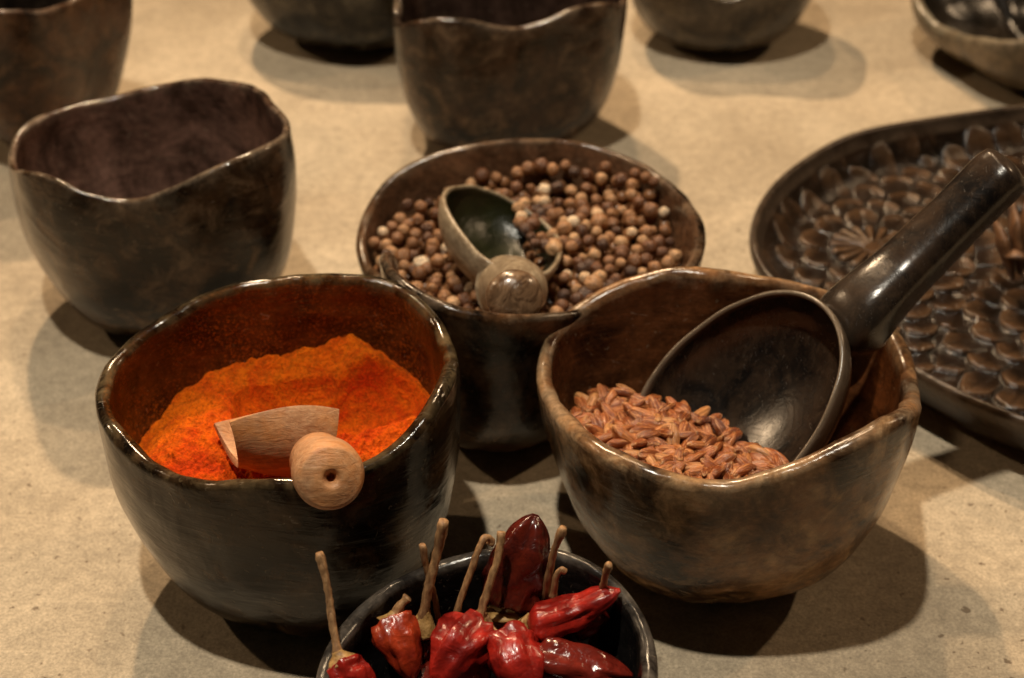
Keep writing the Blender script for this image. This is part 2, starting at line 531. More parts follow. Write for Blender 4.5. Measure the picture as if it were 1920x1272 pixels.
tag(o, 'round greenish black bowl at the top edge between two cups', 'bowl', 'smoke dark clay bowls on the table')
o = bowl('backr', 'clay_bowl', clay('clay_of_grey_bowl', (.02, .014, .009), (.07, .052, .034), (.13, .10, .065), (.03, .02, .012), (.2, .15, .1), .32, .65, off=5.1), .0045)
tag(o, 'round grey brown bowl at the top edge right of the tall wavy cup', 'bowl', 'smoke dark clay bowls on the table')
o = bowl('tr', 'clay_bowl', clay('clay_of_pale_bowl', (.08, .06, .038), (.16, .12, .075), (.22, .17, .11), (.02, .014, .009), (.24, .22, .16), .34, .7, off=6.4), .006)
tag(o, 'low pale brown bowl with dark inside in the top right corner', 'bowl', 'smoke dark clay bowls on the table')


# ---------------------------------------------------------------- smooth surface through measured heights
def surface(pts, soft=.5, P=None):
    """thin plate surface z(x, y) through (pixel x, pixel y, z) survey points"""
    if P is None: P = np.array([at(*q) for q in pts])
    n = len(P)
    sc = 100.
    def U(d2): return np.where(d2 > 1e-12, d2*np.log(np.maximum(d2, 1e-12)), 0)
    X = P[:, :2]*sc
    K = U(((X[:, None]-X[None])**2).sum(-1)) + np.eye(n)*soft
    A = np.zeros((n+3, n+3)); A[:n, :n] = K; A[:n, n] = 1; A[:n, n+1:] = X; A[n, :n] = 1; A[n+1:, :n] = X.T
    w = np.linalg.solve(A, np.concatenate([P[:, 2], [0, 0, 0]]))
    def f(x, y):
        Q = np.stack([np.atleast_1d(x), np.atleast_1d(y)], -1)*sc
        return U(((Q[:, None]-X[None])**2).sum(-1))@w[:n] + w[n] + Q@w[n+1:]
    return f


# ---------------------------------------------------------------- orange powder
POW = [(345, 800, .0590), (400, 758, .0590), (440, 735, .0580), (480, 715, .0575), (535, 700, .0570), (590, 690, .0580),
       (400, 800, .0600), (370, 850, .0610), (420, 850, .0600), (500, 800, .0580), (560, 780, .0570), (620, 800, .0560), (700, 800, .0560), (760, 790, .0570),
       (625, 655, .0625), (652, 645, .0660), (690, 680, .0635), (640, 690, .0605), (620, 715, .0570), (690, 715, .0600), (740, 715, .0595),
       (650, 735, .0575), (700, 738, .0585), (750, 742, .0580), (680, 850, .0550), (560, 850, .0550)]


def trough(A, B, r):
    """a mark left by a scoop: round-bottomed trough along A-B (world points, z = its floor)"""
    A, B = np.array(A), np.array(B)

    def f(x, y):
        ab = B[:2]-A[:2]
        t = np.clip(((x-A[0])*ab[0]+(y-A[1])*ab[1])/(ab@ab), 0, 1)
        d = np.hypot(x-A[0]-t*ab[0], y-A[1]-t*ab[1])
        return A[2]+t*(B[2]-A[2]) + r - np.sqrt(np.maximum(r*r-np.minimum(d, r*.995)**2, 0)) + np.maximum(d-r, 0)*6
    return f


CUTS = [trough(at(525, 828, .0465), at(545, 880, .0470), .0150), trough(at(735, 800, .0445), at(650, 826, .0425), .0135), trough(at(600, 772, .0490), at(490, 792, .0480), .0085)]



def on_wall(px, py, key, th):
    """height at which the sight line through a photo pixel meets the far inner wall"""
    lo, hi = .02, .085
    c = RIM[key]
    for _ in range(40):
        z = (lo+hi)/2
        p = at(px, py, z)
        a = math.atan2(p[1]-c[1], p[0]-c[0])
        if math.hypot(p[0]-c[0], p[1]-c[1]) > float(inner_radius(key, np.array([a]), np.array([z]), th)[0]): lo = z
        else: hi = z
    return (px, py, z)


EDGE = [on_wall(x, y, 'turm', .0048) for x, y in ((262, 845), (300, 785), (345, 732), (405, 690), (480, 672), (545, 664), (600, 644), (652, 620), (700, 650), (745, 688), (800, 740))]
print('edge', [round(e[2], 4) for e in EDGE])
CT = RIM['turm']
ea = sorted((math.atan2(p[1]-CT[1], p[0]-CT[0]) % (2*math.pi), e[2]) for e in EDGE for p in [at(*e)])
ea += [(math.radians(d), h) for d, h in ((205, .0585), (225, .058), (250, .054), (275, .050), (300, .050), (320, .052), (338, .055))]
ea.sort()
ring_ph = np.linspace(0, 2*np.pi, 72, endpoint=False)
ring_z = np.interp(ring_ph, [a for a, _ in ea], [z for _, z in ea], period=2*math.pi)
ring_z = np.convolve(np.concatenate([ring_z[-1:], ring_z, ring_z[:1]]), [.25, .5, .25], 'valid')
ring_r = inner_radius('turm', ring_ph, ring_z, .0048)
skip = [on[:2] for on in EDGE]
inner = []
for q in POW:
    p = at(*q)
    a = np.array([math.atan2(p[1]-CT[1], p[0]-CT[0])])
    if math.hypot(p[0]-CT[0], p[1]-CT[1]) < float(inner_radius('turm', a, np.array([q[2]]), .0048)[0]) - .006 and q[1] < 862: inner.append(p)
inner = [np.array([p[0], p[1], .0570 + 1.3*(p[2]-.0570)]) for p in inner]   # deep scooping marks
RING = np.stack([CT[0]+ring_r*np.cos(ring_ph), CT[1]+ring_r*np.sin(ring_ph), ring_z], -1)
fz = surface(None, .12, np.vstack([RING, inner]))
nphi, nr = 340, 140
ph = np.linspace(0, 2*np.pi, nphi, endpoint=False)
cx, cy = RIM['turm'][:2]
rr = np.full(nphi, .045)
for _ in range(40):
    rr = .7*rr + .3*inner_radius('turm', ph, np.clip(fz(cx+rr*np.cos(ph), cy+rr*np.sin(ph)), .03, .078), .0048)
V = []
for t in np.linspace(.004, 1, nr)**.8:
    r_ = (rr+.0012)*t
    x, y = cx+r_*np.cos(ph), cy+r_*np.sin(ph)
    z0 = np.clip(fz(x, y), .03, .085)
    z = np.minimum.reduce([z0] + [c_(x, y) for c_ in CUTS])
    for a, b, c, h0 in zip(x, y, z, z0):
        v = Vector((a, b, 0))
        rough_ = 1. if h0-c < .0003 else .45
        c += rough_*(.0010*noise.noise(v*120) + .0013*noise.noise(v*300+Vector((3, 1, 0))) + .0008*noise.noise(v*850))
        lump = noise.noise(v*520+Vector((9, 4, 2)))
        if lump > .42 and rough_ == 1.: c += (lump-.42)*.0045
        V.append((a, b, c))
F = grid_faces(nr, nphi)
V.append((cx, cy, float(fz(cx, cy)[0]))); F += [(len(V)-1, k, (k+1) % nphi) for k in range(nphi)]
o = mesh('spice_powder', V, F, M_powder, None, (cx, cy, .05))
tag(o, 'heap of bright orange ground spice inside the dark bowl', 'spice powder', kind='stuff')


# ---------------------------------------------------------------- scoops
def scoop_cup(name, H, M, up, r0, r1, th0, th1, thm, mat, parent, thick=.002, cut=.18, rp=1., far=1., belly=0.):
    """half pipe from heel H to mouth M, open towards up, closed at the heel"""
    H, M = np.array(H), np.array(M)
    ax = unit(M-H); L = np.linalg.norm(M-H)
    U_ = unit(up - ax*np.dot(up, ax)); S = np.cross(ax, U_)
    na, nt, nc = 26, 33, 8
    V, F = [], []
    for i in range(na):
        a = i/(na-1)
        r = r0 + (r1-r0)*a**rp + belly*math.sin(math.pi*min(1, a*1.1))
        T = th0*(1-a)**2 + 2*thm*a*(1-a) + th1*a*a
        for j in range(nt):
            u = -1+2*j/(nt-1); t = math.radians(T)*u*(far if u > 0 else 1)
            e = 1 - cut*(1-abs(u)**1.6)*a
            V.append(H + ax*L*a*e + r*(-math.cos(t)*U_ + math.sin(t)*S))
    F = grid_faces(na, nt, False)
    base = len(V)
    half = nt//2
    for j in range(half+1):
        A, B = V[j], V[nt-1-j]
        for k in range(nc+1):
            q = A + (B-A)*k/nc
            bul = (1-(2*k/nc-1)**2)*(j/half if j < half else 1)*.0024
            V.append(q - ax*bul*(1 if 0 < k < nc else 0))
    F += grid_faces(half+1, nc+1, False) and [tuple(base+x for x in f) for f in grid_faces(half+1, nc+1, False)]
    o = mesh(name, V, F, mat, parent, tuple(H))
    bm = bmesh.new(); bm.from_mesh(o.data)
    bmesh.ops.remove_doubles(bm, verts=bm.verts, dist=.00005)
    bmesh.ops.recalc_face_normals(bm, faces=bm.faces)
    # normals outwards (away from the axis)
    Hv = Vector(H)-Vector(H); axv = Vector(ax)
    s = 0
    for f in bm.faces:
        c = f.calc_center_median(); d = c - axv*c.dot(axv)
        s += f.normal.dot(d)
    if s < 0: bmesh.ops.reverse_faces(bm, faces=bm.faces)
    outer = list(bm.faces)
    lay = bm.verts.layers.float.new('inside')
    # give it a wall: inner shell plus the rim strip
    bm.normal_update()
    bnd = [e for e in bm.edges if e.is_boundary]
    new = {v: bm.verts.new(v.co - v.normal*thick) for v in list(bm.verts)}
    for v in new.values(): v[lay] = 1
    for f in outer: bm.faces.new([new[v] for v in reversed(f.verts)])
    for e in bnd:
        f = e.link_faces[0]; a, b = e.verts
        ls = list(f.verts); i = ls.index(a)
        if ls[(i+1) % len(ls)] != b: a, b = b, a
        bm.faces.new((b, a, new[a], new[b]))
    for f in bm.faces: f.smooth = True
    bm.to_mesh(o.data); bm.free()
    bv = o.modifiers.new('soft_edge', 'BEVEL'); bv.width = .0005; bv.segments = 2; bv.limit_method = 'ANGLE'; bv.angle_limit = math.radians(50)
    return o


def lathe(name, A, B, prof_pts, mat, parent, ns=48):
    """turned piece along A-B; prof_pts = (distance along axis from A, radius)"""
    A, B = np.array(A), np.array(B)
    ax = unit(B-A); n = unit(np.cross(ax, [.2, .1, 1])); b = np.cross(ax, n)
    V = []
    for d, r in prof_pts:
        for k in range(ns):
            a = 2*math.pi*k/ns
            V.append(A + ax*d + r*(math.cos(a)*n + math.sin(a)*b))
    F = grid_faces(len(prof_pts), ns)
    return mesh(name, V, F, mat, parent, tuple(A))


def rounded(L, r_neck, r, hole=0, dome=.002):
    P = [(0, r_neck*.2), (0, r_neck), (L*.18, r_neck*.96), (L*.35, r_neck*1.0)]
    for t in np.linspace(0, 1, 8): P.append((L*(.38+.27*t), r_neck+(r-r_neck)*(3*t*t-2*t**3)))
    for t in np.linspace(0, 1, 9)[1:]: P.append((L*.80+math.sin(t*math.pi/2)*L*.2, r-(r*.22)*(1-math.cos(t*math.pi/2))))
    last = P[-1][1]
    end = hole*1.9 if hole else r*.03
    for t in np.linspace(0, 1, 7)[1:]: P.append((L+dome*math.sin(t*math.pi/2), last+(end-last)*t))
    if hole:
        P += [(L+dome-.0004, hole*1.6), (L+dome-.0012, hole*1.05), (L+dome-.0016, hole*.9), (L+dome-.006, hole*.8), (L+dome-.006, hole*.02)]
    else: P.append((L+dome, r*.002))
    return P


def shell(name, C, U, V_, N, a_, b_, d_, t_, mat, parent, egg=.07, dip=None, n_=96):
    """hollow spoon bowl: rim ellipse (a along U, b along V), depth d against N, wall t"""
    ph = np.linspace(0, 2*np.pi, n_, endpoint=False)
    eg = 1 - egg*np.cos(ph)*np.sin(ph)**2
    lift = np.zeros(n_) if dip is None else dip(ph)
    wav = np.array([.0006*noise.noise(Vector((3*math.cos(a), 3*math.sin(a), C[0]*40))) for a in ph])

    def row(k, d, grow):
        return C + ((a_*k+grow)*np.cos(ph))[:, None]*U + ((b_*k+grow)*eg*np.sin(ph))[:, None]*V_ - d*N + ((lift+wav)*k**3)[:, None]*N
    rows, ins, lip = [], [], []
    for t in np.linspace(.02, 1, 22):
        a = t*math.pi/2
        rows.append(row(math.sin(a)**.9, (d_+t_)*math.cos(a)**.9+.0006, t_*.9*t)); ins.append(0); lip.append(0 if t < .9 else .6)
    for a in np.linspace(0, math.pi, 7)[1:-1]:
        rows.append(row(1, -t_*.5*math.sin(a), t_*.9*(.5+.5*math.cos(a)))); ins.append(0 if a < 1.7 else .6); lip.append(1)
    for t in np.linspace(1, .02, 22):
        a = t*math.pi/2
        rows.append(row(math.sin(a)**.9, d_*math.cos(a)**.9, 0)); ins.append(1); lip.append(.5 if t > .97 else 0)
    V = np.concatenate(rows)
    F = grid_faces(len(rows), n_)
    n0 = len(rows)*n_
    V = np.vstack([V, [rows[0].mean(0), rows[-1].mean(0)]])
    for k in range(n_):
        F.append((n0, (k+1) % n_, k)); F.append((n0+1, n0-n_+k, n0-n_+(k+1) % n_))
    ex = lambda q: np.concatenate([np.repeat(q, n_), [q[0], q[-1]]])
    return mesh(name, V, F, mat, parent, tuple(C), dict(inside=ex(ins), lip=ex(lip)))


K = at(621, 896, .092)
kb = at(597, 864, .0785)
sc = empty('wooden_scoop', K)
tag(sc, 'small pale wooden scoop with a drilled round knob in orange powder', 'scoop', 'scoops lying in the spices')
hC = at(612, 794, .0725)
mC = hC + .0325*unit([-.94, -.20, .28])
scoop_cup('scoop_cup', hC, mC, unit([-.10, .50, .86]), .0164, .0164, 110, 84, 114, M_wood, sc, .0024, .20, far=.85, belly=.0014)
L = np.linalg.norm(K-kb)
lathe('handle', kb, K, rounded(L, .0086, .0101, .0015, .0014), M_wood, sc)

K = at(968, 559, .082)
sc = empty('horn_scoop', K)
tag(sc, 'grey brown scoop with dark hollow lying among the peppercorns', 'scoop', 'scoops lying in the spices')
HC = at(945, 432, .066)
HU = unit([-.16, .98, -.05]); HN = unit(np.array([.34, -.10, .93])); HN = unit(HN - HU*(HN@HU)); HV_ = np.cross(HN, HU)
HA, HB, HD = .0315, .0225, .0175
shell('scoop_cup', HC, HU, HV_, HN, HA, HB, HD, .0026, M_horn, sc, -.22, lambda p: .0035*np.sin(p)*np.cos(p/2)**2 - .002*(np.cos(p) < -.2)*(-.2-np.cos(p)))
A = HC - HU*.026 - HN*.0125
P = spline([A, HC - HU*.0335 - HN*.0075, (HC - HU*.04 - HN*.002)*.55 + K*.45, K*.86 + A*.14, K], 40)
R = np.interp(np.linspace(0, 1, 40), [0, .12, .4, .66, .78, .88, .94, .98, 1], [.006, .0132, .0112, .0090, .0094, .0091, .0074, .0045, .0008])
V, F = tube(P[:32], R[:32], 32, .05, 90)
mesh('handle', V, F, M_horn, sc, tuple(A), dict(inside=np.zeros(len(V))))
R[29:34] += .0005
V, F = tube(P[29:], R[29:], 32, .05, 90)
mesh('knob', V, F, M_knob, sc, tuple(K))


# ---------------------------------------------------------------- peppercorns
def poisson(area, spacing, tries):
    pts = []
    for _ in range(tries):
        q = area()
        if q is None: continue
        if all((q[0]-a)**2+(q[1]-b)**2 > spacing*spacing for a, b in pts): pts.append((q[0], q[1]))
    return pts


def uv_ball(r, seed, nu=20, nv=14, wob=.13):
    V, F = [], []
    for i in range(nv+1):
        th = math.pi*i/nv
        for j in range(nu):
            a = 2*math.pi*j/nu
            d = Vector((math.sin(th)*math.cos(a), math.sin(th)*math.sin(a), math.cos(th)))
            k = 1 + wob*noise.noise(d*1.6+Vector((seed*3.1, 0, 0))) + .09*noise.noise(d*3.6+Vector((0, seed, 0))) - .05*max(0, 1-abs(noise.noise(d*2.6+Vector((4, seed, 0))))*7)
            if th < .5: k *= 1 - .12*(1-th/.5)
            V.append(d*r*k)
    return V, grid_faces(nv+1, nu, True, True)


PEP = [on_wall(x, y+6, 'pepper', .0045) for x, y in ((850, 338), (930, 304), (1010, 290), (1100, 290), (1190, 305), (1250, 345))]
print('pepper wall', [round(q[2], 4) for q in PEP])
PEP += [(735, 460, .045), (780, 400, .048), (1278, 420, .049), (1270, 480, .049), (750, 520, .046), (800, 555, .047), (880, 580, .050), (1000, 430, .0535), (1100, 420, .0535), (1100, 500, .052),
        (1150, 370, .0535), (1000, 350, .0535), (850, 450, .048), (1180, 540, .050), (1080, 570, .051), (960, 590, .050)]
fp = surface(PEP)
cx, cy = RIM['pepper'][:2]


def pep_area():
    a, r = random.uniform(0, 2*math.pi), .072*math.sqrt(random.random())
    x, y = cx+r*math.cos(a), cy+r*math.sin(a)
    z = float(fp(x, y)[0])
    if r > float(inner_radius('pepper', np.array([a]), np.array([z]), .0045)[0]) - .0028: return None
    return x, y


balls = []
for s in range(6):
    V, F = uv_ball(1, s)
    me = bpy.data.meshes.new('peppercorn'); me.from_pydata([tuple(v) for v in V], [], F)
    me.polygons.foreach_set('use_smooth', [True]*len(F)); me.materials.append(M_seed); balls.append(me)
pts = poisson(pep_area, .0047, 9000)
# cup of the scoop, keep seeds out of its hollow on the left
sil = np.array([(818, 410), (822, 360), (850, 338), (905, 342), (948, 372), (955, 440), (975, 505), (1025, 520), (1025, 610), (915, 610), (890, 545)])


def inside_poly(q, P):
    x, y = q; c = False; j = len(P)-1
    for i in range(len(P)):
        if (P[i][1] > y) != (P[j][1] > y) and x < (P[j][0]-P[i][0])*(y-P[i][1])/(P[j][1]-P[i][1])+P[i][0]: c = not c
        j = i
    return c


def in_cup(x, y, z):
    """a seed here would sit in the hollow or the wall of the horn scoop"""
    q = np.array([x, y, z]) - HC
    u, v, n = q@HU, q@HV_, q@HN
    if n > .006: return False
    return (u/(HA+.005))**2 + (v/(HB+.005))**2 + (min(n, 0)/(HD+.005))**2 < 1


rows = []
for x, y in pts:
    z = float(fp(x, y)[0]) + random.uniform(-.0016, .0022)
    px = proj(np.array([[x, y, z]]))[0]
    if px[0] < 955+(px[1]-400)*.25 and in_cup(x, y, z): continue
    if px[1] > 505 and 905 < px[0] < 1030: continue
    if in_cup(x, y, z):            # heaped inside the scoop up to its rim
        zz = HC[2] - ((x-HC[0])*HN[0]+(y-HC[1])*HN[1])/HN[2] - .001
        z = max(z, zz + random.uniform(-.002, .001))
    hid = px[1] > 600 or (px[0] > 1075 and px[1] > 560) or px[0] < 735 and px[1] > 545
    rows.append((hid, x, y, z))
rows.sort(key=lambda q: q[0])
heapV, heapF = [], []
bv, bf = uv_ball(1, 3, 8, 6)


def add_heap(x, y, z, r):
    n0 = len(heapV)
    R = Matrix.Rotation(random.uniform(0, 6.28), 3, 'X') @ Matrix.Rotation(random.uniform(0, 6.28), 3, 'Z')
    for v in bv: heapV.append(tuple(Vector((x, y, z)) + R@(v*r)))
    for f in bf: heapF.append(tuple(n0+i for i in f))


for i, (hid, x, y, z) in enumerate(rows):
    r = random.gauss(.00262, .0003)
    if random.random() < .03: r *= 1.3
    if i >= 296:
        add_heap(x, y, z, r); continue
    o = bpy.data.objects.new('peppercorn', balls[i % 6]); COL.objects.link(o)
    o.location = (x, y, z)
    o.rotation_euler = [random.uniform(0, 6.28) for _ in range(3)]
    o.scale = (r, r*random.uniform(.9, 1.05), r*random.uniform(.88, 1.05))
    tag(o, 'dry round tan peppercorn among many in the wide clay bowl', 'peppercorn', 'loose peppercorns in the wide bowl')
print('peppercorns', len(rows))
for x, y in poisson(pep_area, .0053, 5000):
    z = float(fp(x, y)[0]) - .0048
    if proj(np.array([[x, y, z]]))[0][0] < 975 and in_cup(x, y, z): continue
    add_heap(x, y, z, .0028)
for x, y in poisson(pep_area, .0053, 4000):
    z = float(fp(x, y)[0]) - .009
    if in_cup(x, y, z): continue
    add_heap(x, y, z, .0029)
o = mesh('peppercorn_heap', heapV, heapF, M_seed, None, (cx, cy, .04))
tag(o, 'lower layers of the tan peppercorn heap in the wide bowl', 'peppercorns', kind='stuff')

# ---------------------------------------------------------------- ladle
LC = np.array([.0720, .4153, .0641]); LU = np.array([.6695, .2537, .6981]); LV = np.array([-.4161, .9066, .0696]); LN = np.array([-.6153, -.3371, .7126])
LA, LB, LD, LT_ = .0423, .0335, .0205, .0022
ld = empty('ladle', tuple(LC))
tag(ld, 'large dark polished ladle leaning in the bowl of grains', 'ladle')
shell('ladle_bowl', LC, LU, LV, LN, LA, LB, LD, LT_, M_ladle, ld)
# handle: a spine that flares into the back of the bowl
HP = [LC + LU*.016 - LN*.0265, LC + LU*.0310 - LN*.0245, LC + LU*.0410 - LN*.0165, at(1618, 580, .0915), at(1700, 501, .1025), at(1790, 412, .1165), at(1862, 340, .128), at(1900, 305, .134)]
path = spline(HP, 60)
t = np.linspace(0, 1, 60)
rad = np.interp(t, [0, .07, .143, .286, .36, .43, .55, .72, .88, .95, .985, 1], [.0030, .0060, .0092, .0108, .0122, .0116, .0098, .0089, .0091, .0084, .0055, .0012])
V, F = tube(path, rad, 40, .07, 38, .9, side=LN, sq=2.9)
for i, q in enumerate(V):                      # the root hugs the outside of the bowl, never enters its hollow
    d = q - LC
    e = (d@LU/LA)**2 + (d@LV/LB)**2
    if e < 1:
        lim = -LD*(1-e)**.45 - .0016
        if d@LN > lim: V[i] = q + LN*(lim - d@LN)
mesh('handle', V, F, M_ladle, ld, tuple(LC), dict(inside=np.zeros(len(V)), lip=np.concatenate([np.repeat(np.interp(t, [0, .26, .33, .46, .56, .9, .96, 1], [0, .1, .22, .1, .02, 0, .1, .1]), 40), [0, 0]])))

# ---------------------------------------------------------------- grains
GR = [(1080, 800, .050), (1095, 760, .049), (1150, 735, .049), (1200, 748, .050), (1240, 768, .052), (1290, 782, .053), (1330, 796, .053), (1375, 822, .053), (1420, 850, .053), (1455, 882, .054),
      (1120, 830, .054), (1200, 870, .057), (1300, 900, .058), (1400, 905, .057), (1180, 790, .054), (1260, 820, .056), (1340, 850, .056), (1410, 885, .055)]
fg = surface(GR)
cx, cy = RIM['wheat'][:2]
gp = np.array([(1062, 812), (1080, 762), (1120, 734), (1165, 730), (1212, 748), (1262, 760), (1335, 788), (1372, 812), (1415, 846), (1460, 868), (1462, 895), (1440, 930), (1300, 945), (1150, 900)])


def grain_area():
    q = (random.uniform(1060, 1470), random.uniform(725, 945))
    if not inside_poly(q, gp): return None
    p = at(q[0], q[1], .05)
    for _ in range(6): p = at(q[0], q[1], float(fg(p[0], p[1])[0]))
    a = math.atan2(p[1]-cy, p[0]-cx)
    if math.hypot(p[0]-cx, p[1]-cy) > float(inner_radius('wheat', np.array([a]), np.array([p[2]]), .0062)[0]) - .001: return None
    return p[0], p[1]


def grain_mesh(seed):
    nu, nv = 18, 15
    V, F, tip = [], [], []
    for i in range(nv+1):
        t = -1 + 2*i/nv
        rr_ = max(.0, (1-abs(t)**2.4))**.62*(1-.12*t)
        for j in range(nu):
            a = 2*math.pi*j/nu
            y, z = rr_*.200*math.cos(a), rr_*.165*math.sin(a)
            z -= .11*math.exp(-(math.cos(a)/.25)**2)*rr_ if math.sin(a) > 0 else 0
            z += .05*(1-t*t)
            k = 1+.09*noise.noise(Vector((t*2, math.cos(a)*1.5, math.sin(a)*1.5+seed*5)))
            V.append((t*.5, y*k, z*k)); tip.append(max(0, (abs(t)-.8)/.2))
    return V, grid_faces(nv+1, nu), tip


gms = []
for s in range(5):
    V, F, tip = grain_mesh(s)
    me = bpy.data.meshes.new('grain'); me.from_pydata(V, [], F)
    me.polygons.foreach_set('use_smooth', [True]*len(F)); me.materials.append(M_grain)
    a = me.attributes.new('tip', 'FLOAT', 'POINT'); a.data.foreach_set('value', np.array(tip, np.float32))
    gms.append((me, V, F, tip))


def grain_matrix(x, y, z, tilt):
    return Matrix.Translation((x, y, z)) @ Matrix.Rotation(random.uniform(0, 6.28), 4, 'Z') @ Matrix.Rotation(random.gauss(0, tilt), 4, 'Y') @ Matrix.Rotation(random.choice([0, 0, 3.14, 1.57])+random.gauss(0, .4), 4, 'X')


ng = 0
for x, y in poisson(grain_area, .0028, 7000)[:298]:
    z = float(fg(x, y)[0]) + random.uniform(-.001, .0015)
    o = bpy.data.objects.new('grain', gms[ng % 5][0]); COL.objects.link(o)
    s = random.gauss(.0094, .0011)
    o.matrix_world = grain_matrix(x, y, z, .35) @ Matrix.Diagonal((s, s*random.uniform(.9, 1.2), s*random.uniform(.9, 1.15), 1))
    tag(o, 'plump red brown grain in the heap beside the ladle', 'grain', 'grains piled in the wavy rimmed bowl')
    ng += 1
print('grains', ng)
HV, HF, HT = [], [], []
for layer in (.0035, .007):
    for x, y in poisson(grain_area, .004, 3000):
        me, V, F, tip = gms[0]
        m = grain_matrix(x, y, float(fg(x, y)[0])-layer, .3) @ Matrix.Diagonal((.0092, .0092, .0092, 1))
        n0 = len(HV)
        HV += [tuple(m@Vector(v)) for v in V]; HF += [tuple(n0+i for i in f) for f in F]; HT += tip
o = mesh('grain_heap', HV, HF, M_grain, None, (cx, cy, .04), dict(tip=HT))
tag(o, 'lower layer of red brown grains under the visible heap', 'grains', kind='stuff')

# ---------------------------------------------------------------- chilies
M_red = chili_mat('chili_red', (.18, .007, .005), (.44, .020, .011), .32)
M_orange = chili_mat('chili_rust', (.20, .014, .005), (.44, .048, .012), .32)
M_dark = chili_mat('chili_dark', (.035, .005, .004), (.13, .014, .006), .2)
M_brown = chili_mat('chili_brown', (.08, .008, .006), (.19, .018, .010), .2)
GC = 'dried chilies in the small front bowl'


def chili(label, pod=None, width=.009, mat=None, stem=None, sr=.0011, calyx=None, seed=0, blunt=.5, hook=None):
    """pod / stem: lists of (px, py, z) survey points; pod runs from the calyx to the tip"""
    first = at(*(pod[0] if pod else stem[0]))
    c = empty('dried_chili', tuple(first))
    tag(c, label, 'chili', GC)
    if pod:
        P = spline([at(*q) for q in pod], 44)
        t = np.linspace(0, 1, 44)
        R = width*np.minimum(1, (t/.16+.12))**.6*np.maximum(.03, (1-t**(2+2*blunt)))**.62
        V, F = tube(P, R, 30, .14, 190, .8, seed)
        for i in range(44):                          # lengthwise folds of the dried skin
            for k in range(30):
                a = 2*math.pi*k/30
                q = Vector((math.cos(a)*1.9, math.sin(a)*1.9, i/44*1.3+seed*4.1))
                f = noise.noise(q)*.38 - .20*max(0, 1-abs(noise.noise(q*1.1+Vector((5, 0, 2))))*5)
                V[i*30+k] = V[i*30+k] + (V[i*30+k]-P[i])*f*min(1, i/6)
        mesh('pod', V, F, mat, c, tuple(first))
    if calyx:
        A, B, r = at(*calyx[0]), at(*calyx[1]), calyx[2]
        P = spline([A, (A+B)/2, B], 14)
        R = np.interp(np.linspace(0, 1, 14), [0, .25, .55, .85, 1], [.0013, .0019, r*.75, r, r*.55])
        V, F = tube(P, R, 18, .25, 300, 1, seed+3)
        mesh('calyx', V, F, M_calyx, c, tuple(first))
    if stem:
        P = spline([at(*q) for q in stem], 30)
        R = sr*np.interp(np.linspace(0, 1, 30), [0, .1, .7, .93, 1], [1.5, 1.05, .95, 1.25, 1.0])
        V, F = tube(P, R, 10, .35, 500, 1, seed+5)
        mesh('stem', V, F, M_stem, c, tuple(first))
    return c


chili('bright red chili with the longest stem, leftmost in the bowl', [(640, 1240, .056), (660, 1275, .053), (690, 1330, .045)], .0075, M_red,
      [(634, 1232, .058), (622, 1160, .066), (612, 1090, .075), (598, 1036, .082)], .0011, ((632, 1222, .060), (641, 1244, .057), .0042), 1)
chili('rust red chili with a short stub of stem, left in the bowl', [(735, 1165, .054), (752, 1205, .052), (775, 1275, .044)], .0068, M_orange,
      [(737, 1158, .056), (752, 1135, .059), (765, 1119, .061)], .0013, ((742, 1148, .057), (733, 1172, .054), .0044), 2)
chili('chili showing its yellow calyx knob and a thick upright stem', [(795, 1195, .046), (800, 1230, .038), (806, 1290, .03)], .005, M_brown,
      [(792, 1165, .052), (803, 1105, .062), (820, 1035, .073), (833, 977, .083)], .0014, ((797, 1140, .056), (792, 1194, .047), .0042), 3)
chili('chili seen as a thin crossed stem behind the thick one', [(830, 1195, .036), (840, 1230, .03), (850, 1290, .024)], .005, M_dark,
      [(827, 1192, .038), (814, 1118, .056), (800, 1070, .066), (791, 1022, .075)], .0009, None, 4)
chili('chili with a hooked stem tip behind the wrinkled crimson pod', [(838, 1215, .042), (835, 1250, .036), (830, 1300, .03)], .005, M_brown,
      [(845, 1190, .047), (862, 1130, .056), (885, 1065, .066), (905, 1014, .073), (915, 1008, .073), (921, 1016, .071), (918, 1024, .070)], .0010, None, 5)
chili('wrinkled crimson chili with a tall bent stem at the centre', [(893, 1180, .053), (862, 1215, .055), (815, 1290, .048)], .0088, M_red,
      [(895, 1172, .056), (912, 1115, .064), (932, 1050, .073), (938, 1020, .077), (940, 997, .080)], .0011, ((902, 1148, .059), (893, 1185, .053), .0042), 6)
chili('very dark glossy chili standing with its tip up', [(944, 1150, .050), (962, 1095, .058), (985, 1030, .068), (1004, 965, .077)], .0084, M_dark,
      None, .001, ((944, 1190, .043), (946, 1140, .051), .0058), 7, .9)
chili('chili with a straight stem right of the dark upright one', [(1012, 1165, .047), (1010, 1200, .042), (1000, 1260, .033)], .005, M_brown,
      [(1018, 1146, .049), (1028, 1085, .063), (1040, 1030, .074), (1056, 990, .082)], .0011, None, 8)
chili('chili with a small curled stem deep at the back right', [(1035, 1150, .052), (1028, 1190, .046), (1015, 1230, .040)], .0045, M_dark,
      [(1036, 1120, .057), (1042, 1085, .064), (1052, 1068, .067), (1060, 1072, .066)], .0009, None, 9)
chili('slender scarlet chili pointing to the right rim', [(990, 1172, .054), (1040, 1160, .056), (1105, 1135, .061), (1163, 1107, .066)], .0064, M_red,
      None, .001, ((972, 1172, .052), (995, 1172, .054), .0032), 10, .2)
chili('chili whose short stem stands against the right rim', [(1120, 1135, .058), (1106, 1165, .053), (1082, 1200, .048)], .0045, M_brown,
      [(1125, 1118, .061), (1133, 1090, .068), (1141, 1058, .076)], .0010, None, 11)
